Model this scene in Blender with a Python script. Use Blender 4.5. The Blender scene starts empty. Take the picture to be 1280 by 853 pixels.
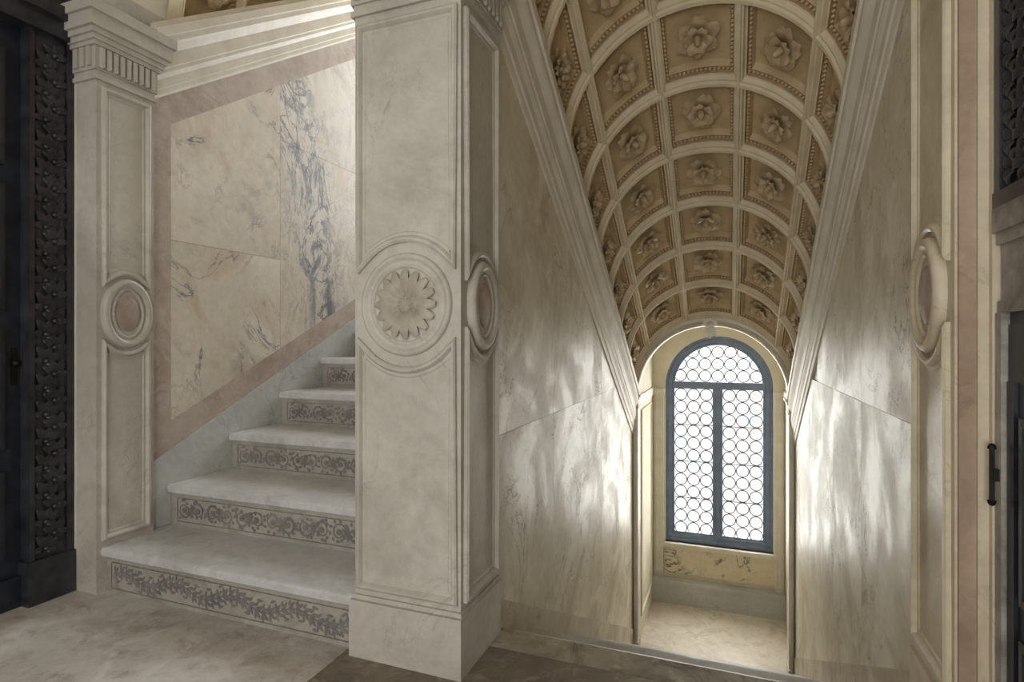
import bpy, math, random
from mathutils import Vector
random.seed(7)
pi=math.pi
sc=bpy.context.scene
sc.view_settings.view_transform='Standard'
sc.view_settings.look='None'
sc.view_settings.exposure=0.0

# ------------------------------------------------------------ helpers
def lin(c):
    r=[]
    for v in c:
        v/=255.0
        r.append(v/12.92 if v<=0.04045 else ((v+0.055)/1.055)**2.4)
    return (r[0],r[1],r[2],1)

class MB:
    def __init__(s): s.v=[]; s.f=[]; s.m=[]; s.s=[]
    def vert(s,p): s.v.append(tuple(p)); return len(s.v)-1
    def face(s,idx,mi=0,sm=False): s.f.append(tuple(idx)); s.m.append(mi); s.s.append(sm)
    def box(s,x0,x1,y0,y1,z0,z1,mi=0):
        b=len(s.v)
        for z in (z0,z1):
            for y in (y0,y1):
                for x in (x0,x1): s.v.append((x,y,z))
        for q in ((0,2,3,1),(4,5,7,6),(0,1,5,4),(2,6,7,3),(0,4,6,2),(1,3,7,5)):
            s.face([b+i for i in q],mi)
    def prism(s,pts,fa,fb,mi=0):
        b=len(s.v); n=len(pts)
        for p in pts: s.v.append(tuple(fa(*p)))
        for p in pts: s.v.append(tuple(fb(*p)))
        s.face([b+i for i in range(n)],mi)
        s.face([b+n+i for i in reversed(range(n))],mi)
        for i in range(n):
            j=(i+1)%n
            s.face((b+i,b+n+i,b+n+j,b+j),mi)
    def prism_yz(s,pts,x0,x1,mi=0):
        s.prism(pts,lambda y,z:(x0,y,z),lambda y,z:(x1,y,z),mi)
    def prism_xz(s,pts,y0,y1,mi=0):
        s.prism(pts,lambda x,z:(x,y0,z),lambda x,z:(x,y1,z),mi)
    def sweep(s,path,prof,mp,closed=True,mi=0,sm=False):
        n=len(path); k=len(prof); b=len(s.v)
        for i in range(n):
            p=Vector(path[i])
            if closed or 0<i<n-1:
                a=Vector(path[(i-1)%n]); c=Vector(path[(i+1)%n])
                d1=(p-a).normalized(); d2=(c-p).normalized()
            elif i==0: d1=d2=(Vector(path[1])-p).normalized()
            else: d1=d2=(p-Vector(path[i-1])).normalized()
            n1=Vector((-d1.y,d1.x)); n2=Vector((-d2.y,d2.x))
            nn=n1+n2
            if nn.length<1e-6: nn=n1
            nn.normalize()
            ml=1/max(0.5,nn.dot(n1))
            for (o,h) in prof:
                q=p+nn*o*ml
                s.v.append(tuple(mp(q.x,q.y,h)))
        for i in range(n if closed else n-1):
            j=(i+1)%n
            for t in range(k-1):
                s.face((b+i*k+t,b+j*k+t,b+j*k+t+1,b+i*k+t+1),mi,sm)
        if not closed:
            s.face([b+t for t in range(k)],mi); s.face([b+(n-1)*k+t for t in reversed(range(k))],mi)
    def petal(s,o,dr,ta,n,L,W,H,curl,mi=0,ns=4,nt=4,pw=0.7):
        b=len(s.v)
        for i in range(ns+1):
            a=i/ns
            w=W*max(0.0,math.sin(pi*(0.10+0.84*a)))**pw
            for j in range(nt+1):
                t=-1+2*j/nt
                hh=H*math.sin(pi*a*0.9)+curl*a*a-0.35*H*(1-abs(t))*math.sin(pi*a)-0.35*H*t*t
                s.v.append(tuple(o+dr*(L*a)+ta*(w*t)+n*hh))
        for i in range(ns):
            for j in range(nt):
                q=b+i*(nt+1)+j
                s.face((q,q+1,q+nt+2,q+nt+1),mi,True)
    def dome(s,o,ax,ay,n,r,h,mi=0,seg=8,rings=3,asp=1.0):
        b=len(s.v)
        for i in range(rings):
            a=(pi/2)*i/rings
            for j in range(seg):
                t=2*pi*j/seg
                s.v.append(tuple(o+(ax*math.cos(t)+ay*(math.sin(t)*asp))*r*math.cos(a)+n*h*math.sin(a)))
        top=s.vert(o+n*h)
        for i in range(rings-1):
            for j in range(seg):
                k=(j+1)%seg
                s.face((b+i*seg+j,b+i*seg+k,b+(i+1)*seg+k,b+(i+1)*seg+j),mi,True)
        for j in range(seg):
            s.face((b+(rings-1)*seg+j,b+(rings-1)*seg+(j+1)%seg,top),mi,True)
    def build(s,name,mats,parent=None,bevel=0):
        me=bpy.data.meshes.new(name)
        me.from_pydata(s.v,[],s.f)
        for m in mats: me.materials.append(m)
        me.polygons.foreach_set('material_index',s.m)
        me.polygons.foreach_set('use_smooth',s.s)
        me.update()
        ob=bpy.data.objects.new(name,me)
        sc.collection.objects.link(ob)
        if parent: ob.parent=parent
        if bevel:
            md=ob.modifiers.new('bev','BEVEL'); md.width=bevel; md.segments=2; md.limit_method='ANGLE'
        return ob

def clip(poly,a,b,c):
    out=[]; n=len(poly)
    for i in range(n):
        p=poly[i]; q=poly[(i+1)%n]
        dp=a*p[0]+b*p[1]-c; dq=a*q[0]+b*q[1]-c
        if dp<=0: out.append(p)
        if (dp<0 and dq>0) or (dp>0 and dq<0):
            t=dp/(dp-dq); out.append((p[0]+(q[0]-p[0])*t,p[1]+(q[1]-p[1])*t))
    return out

# ------------------------------------------------------------ materials
class NT:
    def __init__(s,name):
        s.mat=bpy.data.materials.new(name); s.mat.use_nodes=True
        s.t=s.mat.node_tree; s.b=s.t.nodes['Principled BSDF']
    def n(s,typ,**kw):
        nd=s.t.nodes.new(typ)
        for k,v in kw.items(): setattr(nd,k,v)
        return nd
    def l(s,a,b): s.t.links.new(a,b)
    def math(s,op,a,b=None,clampv=False):
        nd=s.n('ShaderNodeMath',operation=op); nd.use_clamp=clampv
        for i,x in enumerate((a,b)):
            if x is None: continue
            if hasattr(x,'links'): s.l(x,nd.inputs[i])
            else: nd.inputs[i].default_value=x
        return nd.outputs[0]
    def noise(s,co,scale,detail=4,rough=0.55,dist=0.0):
        nd=s.n('ShaderNodeTexNoise'); s.l(co,nd.inputs['Vector'])
        nd.inputs['Scale'].default_value=scale; nd.inputs['Detail'].default_value=detail
        nd.inputs['Roughness'].default_value=rough; nd.inputs['Distortion'].default_value=dist
        return nd.outputs['Fac']
    def rng(s,v,a,b,c=0.0,d=1.0):
        nd=s.n('ShaderNodeMapRange'); s.l(v,nd.inputs['Value'])
        nd.inputs['From Min'].default_value=a; nd.inputs['From Max'].default_value=b
        nd.inputs['To Min'].default_value=c; nd.inputs['To Max'].default_value=d
        return nd.outputs['Result']
    def mix(s,f,a,b):
        nd=s.n('ShaderNodeMix',data_type='RGBA')
        if hasattr(f,'links'): s.l(f,nd.inputs[0])
        else: nd.inputs[0].default_value=f
        for i,x in ((6,a),(7,b)):
            if hasattr(x,'links'): s.l(x,nd.inputs[i])
            else: nd.inputs[i].default_value=x
        return nd.outputs[2]
    def coord(s,scale=(1,1,1),rnd=0.0):
        tc=s.n('ShaderNodeTexCoord'); mp=s.n('ShaderNodeMapping')
        s.l(tc.outputs['Object'],mp.inputs['Vector']); mp.inputs['Scale'].default_value=scale
        if rnd:
            oi=s.n('ShaderNodeObjectInfo'); 
            cx=s.n('ShaderNodeCombineXYZ')
            r=s.math('MULTIPLY',oi.outputs['Random'],rnd)
            for i in range(3): s.l(r,cx.inputs[i])
            s.l(cx.outputs[0],mp.inputs['Location'])
        return mp.outputs[0]
    def bump(s,h,strength=0.2,dist=0.01):
        nd=s.n('ShaderNodeBump'); s.l(h,nd.inputs['Height'])
        nd.inputs['Strength'].default_value=strength; nd.inputs['Distance'].default_value=dist
        s.l(nd.outputs[0],s.b.inputs['Normal'])

def marble(name,c1,c2,vein,vscale=1.6,vwidth=0.018,vamt=0.7,rough=(0.3,0.55),scale=(1,1,1),rnd=0.0,mask=(0.42,0.62),patch=None,cloud=1.3,bump=0.06,stain=None,band=None,spec=0.5,blot2=None):
    m=NT(name); co=m.coord(scale,rnd)
    m.b.inputs['Specular IOR Level'].default_value=spec
    cl=m.rng(m.noise(co,cloud,5,0.6,0.6),0.32,0.68)
    col=m.mix(cl,lin(c1),lin(c2))
    if stain:
        st=m.rng(m.noise(co,stain[2],7,0.68,0.8),0.50,0.66)
        col=m.mix(m.math('MULTIPLY',st,stain[1]),col,lin(stain[0]))
    if blot2:
        st=m.rng(m.noise(co,blot2[2],9,0.74,0.4),0.54,0.62)
        col=m.mix(m.math('MULTIPLY',st,blot2[1]),col,lin(blot2[0]))
    v=m.noise(co,vscale,9,0.62,1.4)
    d=m.math('ABSOLUTE',m.math('SUBTRACT',v,0.5))
    ln=m.rng(d,0.0,vwidth,1.0,0.0)
    if band:
        tc=m.n('ShaderNodeTexCoord'); sp=m.n('ShaderNodeSeparateXYZ'); m.l(tc.outputs['Object'],sp.inputs[0])
        wob=m.rng(m.noise(co,1.3,4,0.6,0.2),0.0,1.0,-band[2],band[2])
        yy=m.math('SUBTRACT',m.math('ADD',sp.outputs[1],wob),m.math('ADD',m.math('MULTIPLY',sp.outputs[2],band[3]),band[0]))
        ab=m.math('ABSOLUTE',yy)
        mk=m.rng(ab,band[1]*0.25,band[1],1.0,0.30)
        core=m.rng(ab,band[1]*0.15,band[1]*0.7,1.0,0.0)
        v2=m.noise(co,vscale*1.7,9,0.7,2.0)
        ln2=m.rng(m.math('ABSOLUTE',m.math('SUBTRACT',v2,0.5)),0.0,vwidth*0.9,1.0,0.0)
        ln=m.math('MAXIMUM',ln,ln2)
        blot=m.rng(m.noise(co,vscale*2.0,8,0.7,1.2),0.49,0.56)
        ln=m.math('MAXIMUM',ln,m.math('MULTIPLY',m.math('MULTIPLY',blot,core),0.85))
    else:
        mk=m.rng(m.noise(co,vscale*0.9+0.37,3,0.5,0.3),mask[0],mask[1])
    f=m.math('MULTIPLY',m.math('MULTIPLY',ln,mk),vamt,True)
    col=m.mix(f,col,lin(vein))
    fine=m.rng(m.noise(co,22,6,0.7,0.4),0.35,0.65)
    col=m.mix(m.math('MULTIPLY',m.math('SUBTRACT',1.0,fine),0.18),col,lin([x*0.60 for x in c1]))
    pn=m.noise(co,2.4,8,0.66,0.5)
    if patch:
        pm=m.rng(pn,0.50,0.60)
        col=m.mix(m.math('MULTIPLY',pm,patch[1]),col,lin(patch[0]))
    m.l(col,m.b.inputs['Base Color'])
    rg=m.rng(pn,0.42,0.58,rough[1],rough[0])
    m.l(rg,m.b.inputs['Roughness'])
    m.bump(fine,bump,0.004)
    return m.mat

def plain(name,c1,c2,rough=0.6,ns=8,bump=0.15,metal=0.0):
    m=NT(name); co=m.coord()
    f=m.rng(m.noise(co,ns,6,0.65,0.3),0.32,0.68)
    m.l(m.mix(f,lin(c1),lin(c2)),m.b.inputs['Base Color'])
    m.b.inputs['Roughness'].default_value=rough
    m.b.inputs['Metallic'].default_value=metal
    m.bump(m.noise(co,ns*6,5,0.6),bump,0.003)
    return m.mat

M_pier=marble('pier_marble',(180,174,162),(204,198,186),(112,108,102),2.0,0.008,0.45,(0.42,0.6),stain=((154,146,132),0.6,1.5))
M_pierw=marble('pier_marble_warm',(196,182,156),(216,204,180),(140,125,100),2.2,0.010,0.4,(0.4,0.6),stain=((168,148,118),0.55,2.0))
M_slabL=marble('stair_wall_marble',(204,194,176),(228,220,205),(96,100,114),1.7,0.014,0.95,(0.35,0.55),rnd=9.0,mask=(0.42,0.58),stain=((184,162,130),0.6,1.9),blot2=((150,144,142),0.40,2.6))
M_breccia=marble('blue_veined_marble',(208,201,188),(228,221,210),(74,84,108),1.7,0.018,0.95,(0.34,0.5),scale=(1,1,0.55),band=(3.66,0.34,0.40,-0.16),stain=((190,170,142),0.5,1.7))
M_pink=marble('pink_marble',(176,160,148),(194,182,170),(150,124,112),5,0.05,0.4,(0.4,0.6),cloud=4,stain=((162,140,126),0.6,5))
M_tan=marble('tan_marble',(156,134,112),(178,156,134),(130,104,84),4,0.04,0.5,(0.4,0.6),cloud=3,stain=((146,120,98),0.6,4))
M_slabR=marble('polished_cream_marble',(198,188,163),(216,208,188),(88,84,76),1.4,0.0075,0.9,(0.42,0.56),rnd=11.0,mask=(0.40,0.56),patch=((232,228,216),0.45),stain=((170,154,120),0.7,1.2),spec=0.30,blot2=((158,148,126),0.32,2.6))
M_string=marble('stringer_marble',(178,180,178),(200,200,195),(120,124,130),2.4,0.02,0.5,(0.35,0.6))
M_stringw=marble('stringer_marble_warm',(176,162,134),(196,184,158),(120,104,80),2.4,0.02,0.5,(0.35,0.6),stain=((140,126,102),0.6,3))
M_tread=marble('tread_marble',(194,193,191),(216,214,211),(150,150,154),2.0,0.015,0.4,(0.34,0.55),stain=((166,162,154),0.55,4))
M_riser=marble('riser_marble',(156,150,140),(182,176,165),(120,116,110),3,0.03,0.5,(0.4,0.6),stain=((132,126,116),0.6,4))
M_inlay=marble('riser_inlay',(108,106,102),(140,136,129),(90,90,92),4,0.03,0.4,(0.4,0.6),cloud=6)
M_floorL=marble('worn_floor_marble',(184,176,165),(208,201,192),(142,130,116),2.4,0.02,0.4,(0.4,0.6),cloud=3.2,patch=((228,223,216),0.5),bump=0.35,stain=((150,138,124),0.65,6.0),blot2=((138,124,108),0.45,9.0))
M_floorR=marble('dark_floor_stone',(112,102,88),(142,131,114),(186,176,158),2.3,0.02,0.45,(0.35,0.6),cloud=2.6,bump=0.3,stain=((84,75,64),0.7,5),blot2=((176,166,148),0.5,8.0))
M_edge=marble('threshold_stone',(140,130,112),(184,174,154),(90,82,70),3,0.04,0.5,(0.4,0.6),stain=((88,79,67),0.8,6),blot2=((206,198,180),0.5,9.0))
M_landing=marble('landing_marble',(212,200,184),(230,222,208),(160,130,110),2,0.04,0.4,(0.3,0.5),stain=((186,166,144),0.5,4))
M_sill=marble('sill_marble',(212,198,164),(224,213,188),(88,82,80),2.6,0.03,1.0,(0.3,0.5),mask=(.38,.52))
M_corn=plain('cornice_stone',(198,190,173),(218,211,196),0.55,5,0.08)
M_rib=plain('vault_rib_stucco',(200,184,152),(218,204,174),0.6,7,0.12)
M_cof=plain('vault_coffer_stucco',(182,158,118),(202,180,140),0.65,9,0.2)
M_bead=plain('vault_bead_moulding',(132,108,76),(168,142,104),0.6,30,0.3)
M_ros=plain('rosette_stucco',(156,133,98),(200,180,144),0.6,16,0.3)
M_plaster=plain('plaster',(208,200,178),(222,214,194),0.75,4,0.1)
M_porph=marble('porphyry_disc',(156,138,126),(178,162,150),(130,104,90),8,0.06,0.5,(0.4,0.6),cloud=12)
M_wood=plain('dark_carved_wood',(28,28,31),(60,60,66),0.36,10,0.3)
M_wood2=plain('dark_door_wood',(20,23,31),(40,45,56),0.36,10,0.2)
M_worn=plain('worn_grey_marble',(104,100,94),(172,166,154),0.45,9,0.4)
M_frame=plain('window_frame_wood',(100,113,136),(120,134,156),0.55,9,0.1)
M_lead=plain('window_lead',(54,54,54),(78,78,78),0.5,20,0.1)
M_iron=plain('iron',(28,26,25),(44,42,40),0.5,20,0.2,0.6)
g=NT('crown_glass'); co=g.coord()
tr=g.n('ShaderNodeBsdfTransparent'); gl=g.n('ShaderNodeBsdfGlossy'); gl.inputs['Roughness'].default_value=0.1
mx=g.n('ShaderNodeMixShader'); mx.inputs[0].default_value=0.04
tint=g.mix(g.rng(g.noise(co,5,2),0.4,0.6),(1.0,0.975,0.97,1),(0.965,1.0,0.985,1))
g.l(tint,tr.inputs['Color']); g.l(tr.outputs[0],mx.inputs[1]); g.l(gl.outputs[0],mx.inputs[2])
g.l(mx.outputs[0],g.t.nodes['Material Output'].inputs['Surface'])
M_glass=g.mat

# ------------------------------------------------------------ key dimensions
YF=1.80
YB=2.17
XL0,XL1=-2.79,-1.34
XR0,XR1=-0.89,0.56
WXL,WXR0,WXR1=-2.83,-0.905,0.575
RISE,RUN=0.215,0.41
LZ=-1.935
YE=5.83
YW=7.10
R=0.72
def zsR(y): return 2.97-0.622*(y-2.2)
def zsL(y): return 2.86+0.69*(y-2.2)

# ------------------------------------------------------------ floor
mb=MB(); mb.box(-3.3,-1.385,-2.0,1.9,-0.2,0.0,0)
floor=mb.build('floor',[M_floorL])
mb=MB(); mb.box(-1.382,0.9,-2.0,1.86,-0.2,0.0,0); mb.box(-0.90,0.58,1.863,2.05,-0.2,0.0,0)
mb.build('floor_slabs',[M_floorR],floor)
mb=MB(); mb.prism_yz([(2.053,-0.2),(2.053,0.0),(2.195,0.0),(2.225,-0.012),(2.235,-0.03),(2.225,-0.05),(2.2,-0.055),(2.2,-0.2)],-0.90,0.58)
mb.build('threshold',[M_edge],floor)
mb=MB(); mb.box(-1.0,0.8,5.48,YW,LZ-0.2,LZ)
mb.build('landing_floor',[M_landing])

# ------------------------------------------------------------ staircases
cnt=[0]
def yoff():
    cnt[0]+=1
    return -(cnt[0]%60)*0.00004
def ribbon(mb,pts,w,y,mi,taper=0.55):
    y+=yoff()
    n=len(pts); b=len(mb.v)
    for i in range(n):
        p=Vector(pts[i]); a=Vector(pts[max(0,i-1)]); c=Vector(pts[min(n-1,i+1)])
        d=(c-a).normalized(); nn=Vector((-d.y,d.x))
        ww=w*(1-taper*(i/(n-1)))
        for sg in (1,-1):
            q=p+nn*ww*sg; mb.v.append((q.x,y,q.y))
    for i in range(n-1): mb.face((b+2*i,b+2*i+1,b+2*i+3,b+2*i+2),mi)
def leaf(mb,x,z,ang,L,W,y,mi):
    y+=yoff()
    b=len(mb.v); d=Vector((math.cos(ang),math.sin(ang))); n=Vector((-d.y,d.x)); pts=[]
    for t,w in ((0,0.0),(0.25,0.8),(0.5,1.0),(0.75,0.65),(1,0)):
        pts.append((t,w))
    loop=[(t,w) for t,w in pts]+[(t,-w) for t,w in reversed(pts[1:-1])]
    for t,w in loop:
        q=Vector((x,z))+d*(L*t)+n*(W*w); mb.v.append((q.x,y,q.y))
    mb.face([b+i for i in range(len(loop))],mi)

def stair_block(mb,x0,x1,y,z,depth,nose=True):
    mb.prism_yz([(y,z-0.048),(y-0.014,z-0.046),(y-0.022,z-0.038),(y-0.024,z-0.014),(y-0.019,z-0.004),(y-0.010,z),(y+depth,z),(y+depth,z-0.048)],x0,x1,0)
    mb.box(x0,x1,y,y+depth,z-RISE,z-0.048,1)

st=MB(); inl=MB()
ys=[1.845,2.20,2.60,3.01,3.42]+[3.42+RUN*k for k in range(1,7)]
for i,y in enumerate(ys):
    z=RISE*(i+1)
    d=(ys[i+1]-y) if i+1<len(ys) else 1.2
    x0=-2.80 if i==0 else -2.81
    stair_block(st,x0,-1.33,y,z,d+0.01)
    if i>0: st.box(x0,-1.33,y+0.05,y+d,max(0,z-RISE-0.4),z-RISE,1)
    if i<6:
        yy=y-0.0015; zc=z-0.048-0.5*(RISE-0.048); hh=0.056
        xa,xb=x0+0.05,-1.35
        for zz in (zc-hh-0.008,zc+hh+0.004):
            inl.box(xa,xb,yy-.0030,yy-.0025,zz,zz+0.0035,0)
        inl.box(xa,xa+0.0035,yy-.0030,yy-.0025,zc-hh,zc+hh,0)
        if i==0:
            x=xa+0.02; per=0.17; k=0
            pts=[]
            while x<xb-0.02:
                ph=(x-xa)*2*pi/0.34
                zz=zc+0.022*math.sin(ph); sl=math.atan(0.022*2*pi/0.34*math.cos(ph))
                pts.append((x,zz))
                if k%3==0:
                    for sg in (1,-1):
                        leaf(inl,x,zz,sl+sg*0.55,0.050,0.0085,yy,0)
                        leaf(inl,x+.004,zz+sg*.012,sl+sg*1.15,0.030,0.006,yy,0)
                if k%6==1:
                    for sg in (1,-1):
                        if abs(zz+sg*.045-zc)<.05: leaf(inl,x,zz+sg*.045,sl+.1,0.034,0.006,yy,0)
                x+=0.012; k+=1
            ribbon(inl,pts,0.0025,yy,0,0)
        else:
            per=0.20; x=xa+0.10; k=0
            while x<xb+0.1:
                sg=1 if k%2==0 else -1
                for mir in (1,-1):
                    pts=[]
                    for t in range(30):
                        a=t/29*2.6*pi; rr=0.044*(1-t/38)
                        px=x+mir*(0.050-rr*math.cos(a)); pz=zc+sg*mir*rr*math.sin(a)*1.05
                        if px<xb: pts.append((px,pz))
                    if len(pts)>3: ribbon(inl,pts,0.0042,yy,0,0.4)
                    for t in range(11):
                        a=t/11*2*pi+0.3
                        px=x+mir*(0.050-0.044*math.cos(a)); pz=zc+sg*mir*0.044*math.sin(a)
                        if xa+.02<px<xb-0.03 and abs(pz-zc)<.05: leaf(inl,px,pz,a*1.7+k,0.022,0.0075,yy,0)
                for t in range(6):
                    if x+0.02<xb: leaf(inl,x+.05,zc,t*pi/3+.3,0.018,0.006,yy,0); leaf(inl,x-.05,zc,t*pi/3,0.018,0.006,yy,0)
                    if x+0.02<xb: leaf(inl,x,zc,t*pi/3+pi/2,0.040,0.007,yy,0)
                x+=per; k+=1
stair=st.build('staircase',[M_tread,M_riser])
inl.build('riser_inlay',[M_inlay],stair)
sd=MB()
for k in range(1,10):
    y=2.2+RUN*(k-1); z=-RISE*k
    sd.box(-0.90,0.575,y,y+RUN+0.03,z-0.05,z,0)
    sd.box(-0.90,0.575,y+0.0,y+RUN,max(z-0.6,LZ-0.2),z-0.05,1)
sd.build('staircase.001',[M_tread,M_riser])

# ------------------------------------------------------------ walls of the flights
def slabs(parent,x0,x1,region,cuts,mats,gap=0.0009,bev=0.0):
    k=0
    for (ya,yb,za,zb,mat) in cuts:
        poly=[(ya+gap,za+gap),(yb-gap,za+gap),(yb-gap,zb-gap),(ya+gap,zb-gap)]
        for h in region: poly=clip(poly,*h)
        if len(poly)<3: continue
        mb=MB(); mb.prism_yz(poly,x0,x1); k+=1
        mb.build('marble_slab_%d'%k,[mat],parent)

core=MB(); core.prism_yz([(1.97,-0.2),(6.6,-0.2),(6.6,zsL(6.6)),(1.97,zsL(2.0))],-3.25,WXL-0.012)
wl=core.build('wall_left',[M_plaster])
bl=lambda y:0.766+0.475*(y-2.21)
tl=lambda y:2.30+0.686*(y-2.10)
mb=MB()
mb.prism_yz([(2.05,bl(2.05)-0.15),(6.6,bl(6.6)-0.15),(6.6,bl(6.6)),(2.05,bl(2.05))],WXL-0.012,WXL+0.0,0)
mb.prism_yz([(2.05,tl(2.05)),(6.6,tl(6.6)),(6.6,tl(6.6)+0.17),(2.05,tl(2.05)+0.17)],WXL-0.012,WXL,0)
mb.prism_yz([(2.05,bl(2.05)),(2.215,bl(2.215)),(2.215,tl(2.215)),(2.05,tl(2.05))],WXL-0.012,WXL,0)
mb.build('pink_border',[M_pink],wl)
mb=MB(); mb.prism_yz([(2.05,0.1),(6.6,2.4),(6.6,bl(6.6)-0.152),(2.05,bl(2.05)-0.152)],WXL-0.012,WXL+0.018,0)
mb.build('stringer',[M_string],wl)
reg=[(0.475,-1,-(0.766-0.475*2.21)-0.0),(-0.686,1,2.30-0.686*2.10)]
slabs(wl,WXL-0.012,WXL-0.001,reg,[
 (2.215,3.02,0.3,1.75,M_slabL),(2.215,3.02,1.75,4,M_slabL),
 (3.02,3.92,0.5,2.56,M_breccia),(3.02,3.92,2.56,5,M_breccia),
 (3.92,4.8,0.5,3.0,M_slabL),(3.92,4.8,3.0,6,M_slabL),(4.8,6.6,0.5,8,M_slabL)],None)

core=MB()
core.prism_yz([(2.172,-2.1),(YE+0.1,-2.1),(YE+0.1,zsR(YE+0.1)),(2.172,zsR(2.172))],-1.10,WXR0-0.012)
core.prism_yz([(2.172,-0.2),(6.6,-0.2),(6.6,zsL(6.6)),(2.172,zsL(2.172))],-1.31,-1.10)
wd=core.build('wall_divider',[M_slabL])
sr=0.51
bo=lambda y:0.15-sr*(y-2.14)
to=lambda y:zsR(y)-0.50
regR=[(-sr,-1,-(0.15+sr*2.14)),(0.622,1,2.47+0.622*2.2)]
slabs(wd,WXR0-0.012,WXR0,regR,[
 (2.17,3.02,-1,0.80,M_slabR),(2.17,3.02,0.80,3,M_slabR),
 (3.02,4.3,-2,0.80,M_slabR),(3.02,4.3,0.80,3,M_slabR),
 (4.3,YE,-2.5,0.80,M_slabR),(4.3,YE,0.8,3,M_slabR)],None)
mb=MB(); mb.prism_yz([(2.17,bo(2.17)-0.5),(YE,bo(YE)-0.5),(YE,bo(YE)),(2.17,bo(2.17))],WXR0-0.012,WXR0+0.012)
mb.build('stringer',[M_stringw],wd)

core=MB(); core.prism_yz([(2.172,-2.1),(YE+0.1,-2.1),(YE+0.1,zsR(YE+0.1)),(2.172,zsR(2.172))],WXR1+0.012,WXR1+0.3)
wr=core.build('wall_right',[M_slabR])
slabs(wr,WXR1,WXR1+0.012,regR,[
 (2.17,3.03,-1,0.92,M_slabR),(2.17,3.03,0.92,3,M_slabR),
 (3.03,3.78,-2,0.92,M_slabR),(3.03,4.4,0.92,3,M_slabR),
 (3.78,YE,-2.5,0.92,M_slabR)],None)
mb=MB(); mb.prism_yz([(2.17,bo(2.17)-0.5),(YE,bo(YE)-0.5),(YE,bo(YE)),(2.17,bo(2.17))],WXR1-0.012,WXR1+0.012)
mb.build('stringer',[M_stringw],wr)

# ------------------------------------------------------------ sloped cornices
def cornice(name,xw,sg,ya,za,yb,zb,h,proj,nt):
    prof=[(0,0),(.12,0),(.16,.04),(.16,.10),(.26,.12),(.26,.24),(.34,.27),(.42,.31),(.42,.36),(.50,.38),(.50,.56),(.60,.60),(.78,.66),(.86,.70),(.86,.78),(1.0,.80),(1.0,.92),(.9,.95),(.8,1.0),(-.4,1.0),(-.4,0)]
    mb=MB(); k=len(prof)
    for (y,z) in ((ya,za),(yb,zb)):
        for (o,t) in prof: mb.v.append((xw+sg*o*proj,y,z+t*h))
    for i in range(k):
        j=(i+1)%k; mb.face((i,j,k+j,k+i))
    mb.face(range(k)); mb.face([k+i for i in reversed(range(k))])
    return mb.build(name,[M_corn])
cornice('trim_1',WXL,1,2.06,tl(2.06)+0.165,6.6,tl(6.6)+0.165,0.40,0.10,1)
cornice('trim_2',-1.31,-1,2.16,tl(2.16)+0.165,6.6,tl(6.6)+0.165,0.40,0.09,1)
cornice('trim_3',WXR0,1,2.14,to(2.14),YE,to(YE),0.50,0.075,1)
cornice('trim_4',WXR1,-1,2.14,to(2.14),YE,to(YE),0.50,0.075,1)

# ------------------------------------------------------------ coffered vaults
def rosette(mb,o,ax,ay,n,r,rot,kind):
    if kind==0: spec=((6,1.0,0.42,0.040,0.034,.006),(6,0.66,0.30,0.044,0.042,.028))
    elif kind==1: spec=((5,1.0,0.52,0.044,0.026,.006),(5,0.66,0.38,0.050,0.042,.028))
    else: spec=((8,1.0,0.30,0.034,0.032,.006),(7,0.68,0.24,0.044,0.038,.024),(5,0.42,0.18,0.040,0.034,.046))
    for q,(cnt_,L,W,H,c,b0) in enumerate(spec):
        for i in range(cnt_):
            a=rot+2*pi*i/cnt_+q*0.5+random.uniform(-.06,.06)
            d=ax*math.cos(a)+ay*math.sin(a); t=ay*math.cos(a)-ax*math.sin(a)
            mb.petal(o+d*(r*0.06)+n*b0,d,t,n,r*L*random.uniform(.9,1.05),r*W,H,c,2,5,4,.6)
    mb.dome(o+n*0.045,ax,ay,n,r*0.20,0.06,2,8,3)

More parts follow.
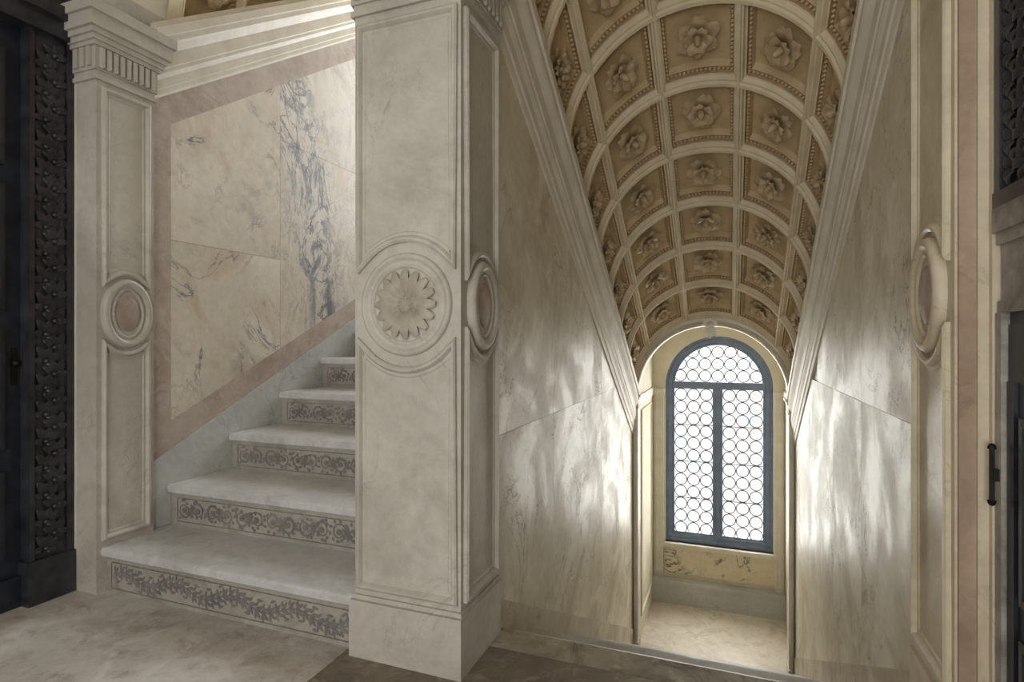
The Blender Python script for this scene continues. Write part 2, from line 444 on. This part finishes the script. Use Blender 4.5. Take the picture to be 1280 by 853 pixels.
def vault(name,xc,zs,slope,yend,dirn,rows,Rr,beadrows,yfront,cell=0.43):
    mb=MB()
    rings=[(0,-.014,0),(.020,-.014,0),(.026,0,0),(.048,0,0),(.056,.026,0),(.078,.026,0),(.084,.044,3),(.128,.044,3),(.138,.082,1)]
    S=6
    def P(th,y,d):
        return Vector((xc+(Rr+d)*math.cos(th),y,zs(y)+(Rr+d)*math.sin(th)))
    nc=5; dth=pi/nc
    ya=yend+dirn*cell*rows if dirn<0 else yend
    b=len(mb.v)
    for i in range(37):
        for yy in (ya,yfront): mb.v.append(tuple(P(pi*i/36,yy,-.012)))
    for i in range(36): mb.face((b+2*i,b+2*i+1,b+2*i+3,b+2*i+2),0,True)
    for r in range(rows):
        ya=yend+dirn*cell*r; yb=yend+dirn*cell*(r+1)
        for c in range(nc):
            t0=c*dth; loops=[]
            for (m,d,mi) in rings:
                A=t0+m*dth; B=t0+(1-m)*dth; C=ya+(yb-ya)*m; D=ya+(yb-ya)*(1-m)
                b=len(mb.v)
                for i in range(S+1): mb.v.append(tuple(P(A+(B-A)*i/S,C,d)))
                for i in range(S+1): mb.v.append(tuple(P(B+(A-B)*i/S,D,d)))
                loops.append(b)
            n=2*(S+1)
            for k in range(len(loops)-1):
                for i in range(n):
                    j=(i+1)%n
                    mb.face((loops[k]+i,loops[k]+j,loops[k+1]+j,loops[k+1]+i),rings[k+1][2])
            b=loops[-1]
            for i in range(S): mb.face((b+i,b+i+1,b+n-2-i,b+n-1-i),1)
            tm=t0+dth/2; ym=(ya+yb)/2
            nr=Vector((-math.cos(tm),0,-math.sin(tm)))
            sl=Vector((0,1,slope)).normalized()
            nr=(nr-sl*nr.dot(sl)).normalized()
            ax=sl; ay=nr.cross(ax).normalized()
            o=P(tm,ym,0.066)
            kind=random.choice((0,1,2,0,1))
            rosette(mb,o,ax,ay,nr,0.120,random.uniform(0,6),kind)
            if r<beadrows:
                q=.106
                A=t0+q*dth; B=t0+(1-q)*dth; C=ya+(yb-ya)*q; D=ya+(yb-ya)*(1-q)
                N=15; pts=[]
                for i in range(N):
                    f=i/N
                    pts+= [(A+(B-A)*f,C),(B,C+(D-C)*f),(B+(A-B)*f,D),(A,D+(C-D)*f)]
                for (th,y) in pts:
                    nn=Vector((-math.cos(th),0,-math.sin(th)))
                    tt=Vector((-math.sin(th),0,math.cos(th)))
                    mb.dome(P(th,y,0.044),tt,Vector((0,1,0)),nn,0.0095,0.016,1,6,2)
    return mb.build(name,[M_rib,M_cof,M_ros,M_bead])
vault('coffered_vault',-0.165,zsR,-0.622,YE-0.015,-1,8,R,8,2.15)
vault('coffered_vault.001',-2.075,zsL,0.69,2.24,1,10,R,3,2.15)

# ------------------------------------------------------------ front wall with arches
def arcpts(xc,zc,r,n,a0=pi,a1=0):
    return [(xc+r*math.cos(a0+(a1-a0)*i/n),zc+r*math.sin(a0+(a1-a0)*i/n)) for i in range(n+1)]
mb=MB()
out=[(-3.3,2.78)]+arcpts(-2.065,2.86,0.725,24)+arcpts(-0.165,2.86,0.725,24)+[(0.9,2.78),(0.9,4.3),(-3.3,4.3)]
mb.prism_xz(out,1.85,2.235)
wf=mb.build('wall_front',[M_plaster])
mb=MB()
for xc in (-2.065,-0.165):
    mb.sweep([(xc+0.725*math.cos(pi*i/24),2.86+0.725*math.sin(pi*i/24)) for i in range(25)],[(-0.09,0),(-0.09,.03),(-.03,.03),(-.02,.015),(0,.015),(0,0)],lambda a,b,h:(a,1.85-h,b),False)
mb.build('archivolt',[M_corn],wf)

# ------------------------------------------------------------ pilasters & pillar
def panel_path(a0,a1,z0,z1,ca,cz,ra,rb,side,n=14):
    p=math.asin(min(1,(a1-ca)/ra)); q=math.asin(min(1,(ca-a0)/ra))
    if side=='low':
        return [(a0,z0),(a1,z0)]+[(ca+ra*math.sin(p+(-q-p)*i/n),cz-rb*math.cos(p+(-q-p)*i/n)) for i in range(n+1)]
    return [(a1,z1),(a0,z1)]+[(ca+ra*math.sin(-q+(p+q)*i/n),cz+rb*math.cos(-q+(p+q)*i/n)) for i in range(n+1)]
PROF=[(-.024,0),(-.024,.012),(-.016,.018),(-.008,.018),(-.003,.012),(.002,.004),(.012,.004),(.018,0)]
CZ=1.335
def capital(mb,x0,x1,y0,y1,z=2.44,mi=0):
    lv=[(0.0,0.02,0.012),(0.02,0.045,0.004),(0.045,0.155,0.012),(0.155,0.175,0.024),(0.175,0.20,0.034),(0.20,0.225,0.046),(0.225,0.29,0.062),(0.29,0.34,0.076)]
    for a,b,p in lv: mb.box(x0-p,x1+p,y0-p,y1+p,z+a,z+b,mi)
def flutes_y(mb,x,sg,y0,y1,z,mi=0):
    n=9; w=(y1-y0)/n
    for i in range(n):
        yc=y0+w*(i+.5)
        mb.box(min(x,x+sg*.012),max(x,x+sg*.012),yc-w*.30,yc+w*.30,z+0.06,z+0.15,mi)
        mb.dome(Vector((x+sg*.004,yc,z+0.06)),Vector((0,1,0)),Vector((0,0,1)),Vector((sg,0,0)),w*.3,.012,mi,8,2)
def flutes_x(mb,y,x0,x1,z,mi=0):
    n=max(2,int((x1-x0)/0.04)); w=(x1-x0)/n
    for i in range(n):
        xc=x0+w*(i+.5); mb.box(xc-w*.30,xc+w*.30,y-.012,y,z+0.06,z+0.15,mi)
def medallion(mb,mp,c,ra,rb,di):
    n=40
    path=[(c+ra*math.cos(2*pi*i/n),CZ+rb*math.sin(2*pi*i/n)) for i in range(n)]
    mb.sweep(path,[(-.002,0),(-.002,.014),(.003,.024),(.010,.030),(.020,.031),(.028,.026),(.034,.019),(.042,.016),(.045,.022),(.050,.024),(.054,.020),(.058,0.015)],mp,True,0,True)
    b=len(mb.v)
    for i in range(n):
        mb.v.append(tuple(mp(c+(ra-.052)*math.cos(2*pi*i/n),CZ+(rb-.052)*math.sin(2*pi*i/n),.014)))
    mb.face([b+i for i in range(n)],0)
    o=Vector(mp(c,CZ,.014)); nn=(Vector(mp(c,CZ,1.014))-o)
    ax=Vector(mp(c+1,CZ,.014))-o; ay=Vector(mp(c,CZ+1,.014))-o
    rr=ra-.060
    mb.dome(o,ax,ay,nn,rr,.013,1,32,4,(rb-.080)/rr)
def side_face(mb,mp,y0,y1,zb,zt):
    c=(y0+y1)/2; e=0.045
    mb.sweep(panel_path(y0+e,y1-e,zb,0,c,CZ,0.165,0.21,'low'),PROF,mp)
    mb.sweep(panel_path(y0+e,y1-e,0,zt,c,CZ,0.165,0.21,'up'),PROF,mp)
    medallion(mb,mp,c,0.124,0.168,0)

mb=MB(); yl1=2.085
mb.box(-2.935,XL0,YF,yl1,-0.02,2.46,0)
mpl=lambda a,b,h:(XL0+h,a,b)
side_face(mb,mpl,YF,yl1,0.27,2.39)
capital(mb,-3.0,XL0,YF,yl1,2.44,0); flutes_y(mb,XL0+.012,1,YF,yl1,2.44); flutes_x(mb,YF-.012,-2.93,-2.79,2.44)
mb.box(-3.0,XL0+.01,YF+.02,2.2,2.78,2.90,0)
mb.build('pilaster',[M_pier,M_porph])

mb=MB()
mb.box(XL1,XR0,YF+.02,YB,0,2.46,0)
mb.box(XL1-.012,XR0+.012,YF-.004,YB+.0,0,0.215,0)
mb.box(XL1-.006,XR0+.006,YF+.010,YB,0.215,0.232,0)
mpf=lambda a,b,h:(a,YF+.02-h,b)
fx=(XL1+XR0)/2
mb.sweep(panel_path(XL1+.035,XR0-.035,0.28,0,fx,CZ,0.25,0.255,'low',20),PROF,mpf)
mb.sweep(panel_path(XL1+.035,XR0-.035,0,2.38,fx,CZ,0.25,0.255,'up',20),PROF,mpf)
n=56
circ=lambda r:[(fx+r*math.cos(2*pi*i/n),CZ+r*math.sin(2*pi*i/n)) for i in range(n)]
mb.sweep(circ(0.192),[(0,0),(.002,.010),(.010,.016),(.020,.014),(.026,.004),(.040,.002),(.046,.010),(.052,.010),(.058,-.001)],mpf,True,0,True)
o=Vector((fx,YF+.02,CZ)); ax=Vector((1,0,0)); ay=Vector((0,0,1)); nn=Vector((0,-1,0))
for i in range(16):
    a=2*pi*i/16; d=ax*math.cos(a)+ay*math.sin(a); t=ay*math.cos(a)-ax*math.sin(a)
    mb.petal(o+d*.034,d,t,nn,.095,.0195,.024,.006,2,5,4,.4)
mb.dome(o,ax,ay,nn,.037,.014,2,20,3)
for i in range(10):
    a=2*pi*i/10; d=ax*math.cos(a)+ay*math.sin(a); mb.dome(o+d*.024+nn*.008,ax,ay,nn,.008,.008,2,6,2)
mpr=lambda a,b,h:(XR0+h,a,b)
side_face(mb,mpr,YF+.02,YB,0.28,2.38)
capital(mb,XL1,XR0,YF+.02,YB,2.44,0); flutes_x(mb,YF+.008,XL1,XR0,2.44); flutes_y(mb,XR0+.012,1,YF+.02,YB,2.44); flutes_y(mb,XL1-.012,-1,YF+.02,YB,2.44)
mb.box(XL1,XR0,YF+.05,2.2,2.78,2.90,0)
M_rosm=plain('pillar_rosette_marble',(150,142,126),(180,172,156),0.55,14,0.2)
mb.build('marble_pillar',[M_pier,M_porph,M_rosm])

mb=MB()
mb.box(XR1,0.66,YF+.02,YB,0,2.46,0)
mb.box(XR1-.012,0.66,YF-.004,YB,0,0.215,0)
mpq=lambda a,b,h:(XR1-h,a,b)
side_face(mb,mpq,YF+.02,YB,0.28,2.38)
capital(mb,XR1,0.75,YF+.02,YB,2.44,0); flutes_y(mb,XR1-.012,-1,YF+.02,YB,2.44)
mb.box(XR1,0.75,YF+.05,2.2,2.78,2.90,0)
mb.build('pilaster.001',[M_pierw,M_porph])

# ------------------------------------------------------------ room side walls and doors
mb=MB(); mb.box(-3.3,-3.06,-2.0,1.80,0,4.3,0); mb.box(-3.3,-2.935,1.797,1.96,0,4.3,0)
mb.build('wall_left_room',[M_plaster])
mb=MB()
mb.box(-3.06,-2.955,1.61,1.796,0,2.66,0)
mb.box(-3.06,-2.930,1.60,1.796,0,0.20,0)
mb.box(-2.955,-2.942,1.61,1.630,0.2,2.66,0); mb.box(-2.955,-2.942,1.765,1.796,0.2,2.66,0)
mb.box(-3.06,-2.92,-0.2,1.796,2.62,2.70,0); mb.box(-3.06,-2.89,-0.2,1.796,2.70,2.76,0); mb.box(-3.06,-2.95,-0.2,1.796,2.76,3.3,0)
nX=Vector((1,0,0)); Yv=Vector((0,1,0)); Zv=Vector((0,0,1))
z=0.24; k=0
while z<2.56:
    sg=1 if k%2 else -1
    c=Vector((-2.955,1.698,z))
    for a,L,W in ((0.5*sg,.075,.020),(-0.9*sg,.06,.018),(1.5*sg,.055,.016),(-2.1*sg,.05,.015),(0.0,.05,.014)):
        d=Zv*math.cos(a)+Yv*math.sin(a); t=Yv*math.cos(a)-Zv*math.sin(a)
        mb.petal(c+Yv*(0.018*sg),d,t,nX,L,W,.018,.006,0)
    mb.dome(c+Yv*(.018*sg),Yv,Zv,nX,.014,.02,0,8,3)
    z+=0.062; k+=1
mb.box(-3.06,-3.01,0.3,1.61,0.0,2.62,1)
mpd=lambda a,b,h:(-3.01+h,a,b)
for (za,zb) in ((.22,.62),(.72,1.25),(1.33,1.9),(1.98,2.5)):
    for (ya,yb) in ((1.05,1.54),(0.42,.95)):
        mb.sweep([(ya,za),(yb,za),(yb,zb),(ya,zb)],[(0,0),(0,.022),(.02,.026),(.03,.012),(.05,.008),(.06,0)],mpd,True,1)
        mb.sweep([(ya+.11,za+.09),(yb-.11,za+.09),(yb-.11,zb-.09),(ya+.11,zb-.09)],[(0,0),(.005,.012),(.02,.012),(.025,0)],mpd,True,1)
mb.box(-3.06,-2.985,0.3,1.61,0.0,0.14,1)
door=mb.build('door_1',[M_wood,M_wood2])
mb=MB()
mb.dome(Vector((-3.01,1.585,1.1)),Yv,Zv,nX,.018,.03,0,12,4); mb.box(-3.01,-3.006,1.572,1.598,1.0,1.17,0)
mb.build('door_knob',[M_iron],door)

mb=MB(); mb.box(0.66,0.9,-2.0,1.80,0,4.3,0)
mb.box(0.602,0.66,1.795,1.822,0,4.3,2); mb.box(0.566,0.602,1.808,1.822,0.22,2.44,1); mb.box(0.625,0.66,1.775,1.795,0,4.3,2)
mb.build('wall_right_room',[M_plaster,M_tan,M_pierw])
mb=MB()
mb.box(0.648,0.66,0.6,1.775,0.0,1.27,1)
mb.box(0.630,0.66,1.740,1.775,0.0,1.27,2)
mb.box(0.640,0.66,1.70,1.735,0.0,1.10,1)
mb.box(0.643,0.66,1.0,1.735,1.10,1.24,1)
for za,zb in ((.1,.5),(.58,1.02)):
    for ya,yb in ((1.36,1.66),(1.0,1.3)):
        mb.sweep([(ya,za),(ya,zb),(yb,zb),(yb,za)],[(0,0),(0,.014),(-.02,.016),(-.03,.004),(-.04,0)],lambda a,b,h:(0.648-h,a,b),True,1)
for a,b,x in ((1.27,1.30,.632),(1.30,1.44,.640),(1.44,1.47,.630),(1.47,1.53,.620)):
    mb.box(x,0.66,0.6,1.765,a,b,2)
mb.box(0.645,0.66,0.6,1.765,1.53,3.2,0)
mb.box(0.625,0.66,1.735,1.765,1.56,2.55,0); mb.box(0.622,0.66,0.6,1.768,1.53,1.57,0)
z=1.62;k=0
while z<2.6:
    for yy in (1.70,1.64,1.58,1.52):
        sg=1 if k%2 else -1
        for a in (0.5*sg,-0.9*sg,1.6*sg,-2.2*sg,3.0):
            d=Zv*math.cos(a)+Yv*math.sin(a); t=Yv*math.cos(a)-Zv*math.sin(a)
            mb.petal(Vector((.645,yy,z)),d,t,-nX,.045,.014,.02,.008,0)
        k+=1
    z+=.07
mb.build('door_2',[M_wood,M_wood2,M_worn])
mb=MB()
mb.box(.612,.622,1.752,1.758,.80,.93,0); mb.dome(Vector((.617,1.755,.93)),Yv,nX,Zv,.010,.014,0); mb.dome(Vector((.617,1.755,.80)),Yv,nX,-Zv,.010,.014,0)
mb.box(.618,.632,1.747,1.763,.85,.88,0)
mb.build('door_latch',[M_iron],bpy.data.objects['door_2'])

mb=MB(); mb.box(-3.3,0.9,-2.0,2.235,4.3,4.4)
mb.build('ceiling',[M_plaster])

# ------------------------------------------------------------ far arch
xc=-0.165; zs=0.66; mb=MB()
ro=0.70
fp=[(-1.0,LZ),(-0.87,LZ)]+arcpts(xc,zs,ro,32)+[(0.535,LZ),(0.8,LZ),(0.8,2.2),(-1.0,2.2)]
mb.prism_xz(fp,YE,YE+.12,0)
path=[(xc+ro*math.cos(pi*i/36),zs+ro*math.sin(pi*i/36)) for i in range(37)]
mpa=lambda a,b,h:(a,YE-h,b)
mb.sweep(path,[(-.035,0),(-.035,.02),(-.02,.03),(-.012,.02),(0,.028),(.012,.018),(.014,0),(.014,-.12)],mpa,False,1)
for sx,sg in ((-0.865,1),(0.535,-1)):
    a,b=(sx-.03,sx+.012) if sg>0 else (sx-.012,sx+.03)
    mb.box(a,b,YE-.03,YE+.14,LZ,zs-.10,1)
    mb.box(a+.008,b-.008,YE-.05,YE-.03,LZ+.1,zs-.14,1)
    for q,(z0,z1,p) in enumerate(((-.14,-.12,.012),(-.12,-.05,.006),(-.05,-.02,.02),(-.02,.0,.034))):
        mb.box(a-p,b+p,YE-.05-p,YE+.14,zs+z0,zs+z1,1)
    mb.box(a-.006,b+.006,YE-.055,YE+.14,LZ,LZ+.1,1)
arch=mb.build('archway',[M_plaster,M_corn])
mb=MB(); o=Vector((xc,YE-.03,zs+ro-.005))
for i in range(9):
    a=pi*(0.02+.96*i/8); d=Vector((math.cos(a),0,math.sin(a))); t=Vector((-math.sin(a),0,math.cos(a)))
    mb.petal(o,d,t,Vector((0,-1,0)),.075,.016,.02,.01,0)
mb.dome(o,Vector((1,0,0)),Zv,Vector((0,-1,0)),.040,.06,0,10,4)
for sx in (-1,0,1):
    a=-pi/2+sx*.5; d=Vector((math.cos(a),0,math.sin(a))); t=Vector((-math.sin(a),0,math.cos(a)))
    mb.petal(o,d,t,Vector((0,-1,0)),.13,.022,.02,.02,0)
M_key=plain('keystone_white',(232,228,220),(244,240,232),0.5,12,0.1)
mb.build('keystone_ornament',[M_key],arch)

# ------------------------------------------------------------ landing walls
mb=MB(); mb.box(-1.0,-0.865,YE+.12,YW,LZ,2.2,0)
mb.sweep([(6.1,LZ+.25),(6.9,LZ+.25),(6.9,.45),(6.1,.45)],PROF,lambda a,b,h:(-0.865+h,a,b))
mb.box(-.865,-.845,YE+.12,YW,.55,.64,1)
mb.build('wall_landing_left',[M_plaster,M_corn])
mb=MB(); mb.box(0.60,0.8,YE+.12,YW,LZ,2.2,0); mb.box(.58,.60,YE+.12,YW,.55,.64,1)
mb.build('wall_landing_right',[M_plaster,M_corn])
mb=MB(); mb.box(-1.0,0.8,YE+.12,YW+.4,1.75,1.9)
mb.build('ceiling_landing',[M_plaster])
wxc=-0.118; wr_=0.60; wzs=0.655; wzb=-1.235
mb=MB()
mb.prism_xz([(-1.0,LZ-.1),(wxc-wr_,LZ-.1),(wxc-wr_,wzs)]+arcpts(wxc,wzs,wr_,20,pi,pi/2)[1:]+[(wxc,2.2),(-1.0,2.2)],YW,YW+.35)
mb.prism_xz([(wxc+wr_,LZ-.1),(0.8,LZ-.1),(0.8,2.2),(wxc,2.2)]+arcpts(wxc,wzs,wr_,20,pi/2,0),YW,YW+.35)
mb.box(wxc-wr_,wxc+wr_,YW+.005,YW+.35,LZ-.1,wzb,0)
wb=mb.build('wall_back',[M_plaster])
mb=MB()
mb.box(wxc-.60,wxc+.62,YW-.02,YW+.004,-1.60,wzb-.06,0)
mb.build('sill_panel',[M_sill],wb)
mb=MB()
mb.box(-.865,.60,YW-.10,YW,LZ,-1.70,0); mb.box(-.865,.60,YW-.12,YW,-1.70,-1.655,0)
mb.box(wxc-.64,wxc+.64,YW-.05,YW+.1,wzb-.05,wzb-.0,1)
mb.build('wall_base',[M_string,M_corn],wb)
mb=MB()
for x0,x1 in ((-.85,-.735),(.49,.59)):
    mb.box(x0,x1,YW-.03,YW,-1.655,.56,0); 
    mb.sweep([(x0+.02,-1.6),(x1-.02,-1.6),(x1-.02,.5),(x0+.02,.5)],[(0,0),(0,.008),(.01,.008),(.014,0)],lambda a,b,h:(a,YW-.03-h,b))
    mb.box(x0-.012,x1+.01,YW-.06,YW,.56,.62,0)
mb.build('trim_5',[M_corn])

# ------------------------------------------------------------ window
win=MB(); fy=YW+.10
mpw=lambda a,b,h:(a,fy-h,b)
def archpath(r,zb): return [(wxc-r,zb),(wxc+r,zb)]+[(wxc+r*math.cos(pi*i/32),wzs+r*math.sin(pi*i/32)) for i in range(33)]
win.sweep(archpath(wr_+.01,wzb-.0),[(0,-.06),(0,.05),(.035,.05),(.045,.03),(.085,.03),(.095,.015),(.115,.015),(.115,-.06)],mpw)
gi=wr_-.105
win.box(wxc-.055,wxc+.055,fy-.045,fy+.06,wzb+.08,wzs+.0,0)
win.box(wxc-.02,wxc+.02,fy-.06,fy-.04,wzb+.08,wzs,0)
win.box(wxc-gi-.02,wxc+gi+.02,fy-.05,fy+.06,wzs-.03,wzs+.055,0)
window=win.build('window_1',[M_frame])
ld=MB()
def ring(cx,cz,r,tr=.007,seg=18):
    b=len(ld.v); K=4
    for i in range(seg):
        a=2*pi*i/seg
        for k in range(K):
            t=2*pi*k/K+pi/4
            rr=r+tr*math.cos(t); ld.v.append((cx+rr*math.cos(a),fy+tr*math.sin(t),cz+rr*math.sin(a)))
    for i in range(seg):
        j=(i+1)%seg
        for k in range(K):
            l=(k+1)%K; ld.face((b+i*K+k,b+j*K+k,b+j*K+l,b+i*K+l))
z0=wzb+.09; z1=wzs-.03
for sg in (-1,1):
    xa=wxc+sg*.055; xb=wxc+sg*gi; pw=(xb-xa)/3; nz=round((z1-z0)/abs(pw)); ph=(z1-z0)/nz
    for i in range(3):
        for j in range(nz):
            cx=xa+pw*(i+.5); cz=z0+ph*(j+.5); ring(cx,cz,abs(pw)/2-.004)
            if i<2: ld.box(cx+sg*abs(pw)/2-.006,cx+sg*abs(pw)/2+.006,fy-.004,fy+.004,cz-.012,cz+.012)
            if j<nz-1: ld.box(cx-.012,cx+.012,fy-.004,fy+.004,cz+ph/2-.006,cz+ph/2+.006)
    for j in range(1,4):
        zz=z0+(z1-z0)*j/4; ld.box(min(xa,xb),max(xa,xb),fy-.012,fy-.006,zz-.004,zz+.004)
pw=.142; gz0=wzs+.055
for j in range(4):
    for i in range(-3,4):
        cx=wxc+i*pw; cz=gz0+pw*(j+.5)
        if math.hypot(cx-wxc,cz-wzs)<gi+.03: ring(cx,cz,pw/2-.004)
ld.build('lead_lattice',[M_lead],window)
gm=MB(); gm.prism_xz(archpath(gi+.01,wzb+.08),fy+.012,fy+.0125)
gm.build('glass',[M_glass],window)

# ------------------------------------------------------------ lights
w=bpy.data.worlds.new('World'); sc.world=w; w.use_nodes=True
bg=w.node_tree.nodes['Background']; bg.inputs[0].default_value=(0.98,0.985,1.0,1); bg.inputs[1].default_value=1.2
def area(name,loc,rot,sx,sy,e,col):
    l=bpy.data.lights.new(name,'AREA'); l.shape='RECTANGLE'; l.size=sx; l.size_y=sy; l.energy=e; l.color=col
    o=bpy.data.objects.new(name,l); sc.collection.objects.link(o); o.location=loc; o.rotation_euler=rot; return o
area('daylight_window',(-0.3,8.3,0.6),(math.radians(-90),0,0),4.0,4.4,800,(1,0.985,0.96))
area('daylight_upper_flight',(-2.07,6.9,4.0),(math.radians(-75),0,0),1.4,2.6,140,(0.84,0.92,1.0))
area('fill_room',(0.0,-1.9,0.9),(math.radians(97),0,0),1.8,1.6,46,(1.0,0.98,0.95))  # added fill, low behind the camera, to brighten vault and stairwell

cam=bpy.data.cameras.new('Camera'); co=bpy.data.objects.new('Camera',cam); sc.collection.objects.link(co)
co.location=(0,0,1.2); co.rotation_euler=(math.radians(90),0,math.radians(20.9))
cam.sensor_width=36; cam.lens=708/1280*36; cam.clip_start=0.02
sc.camera=co
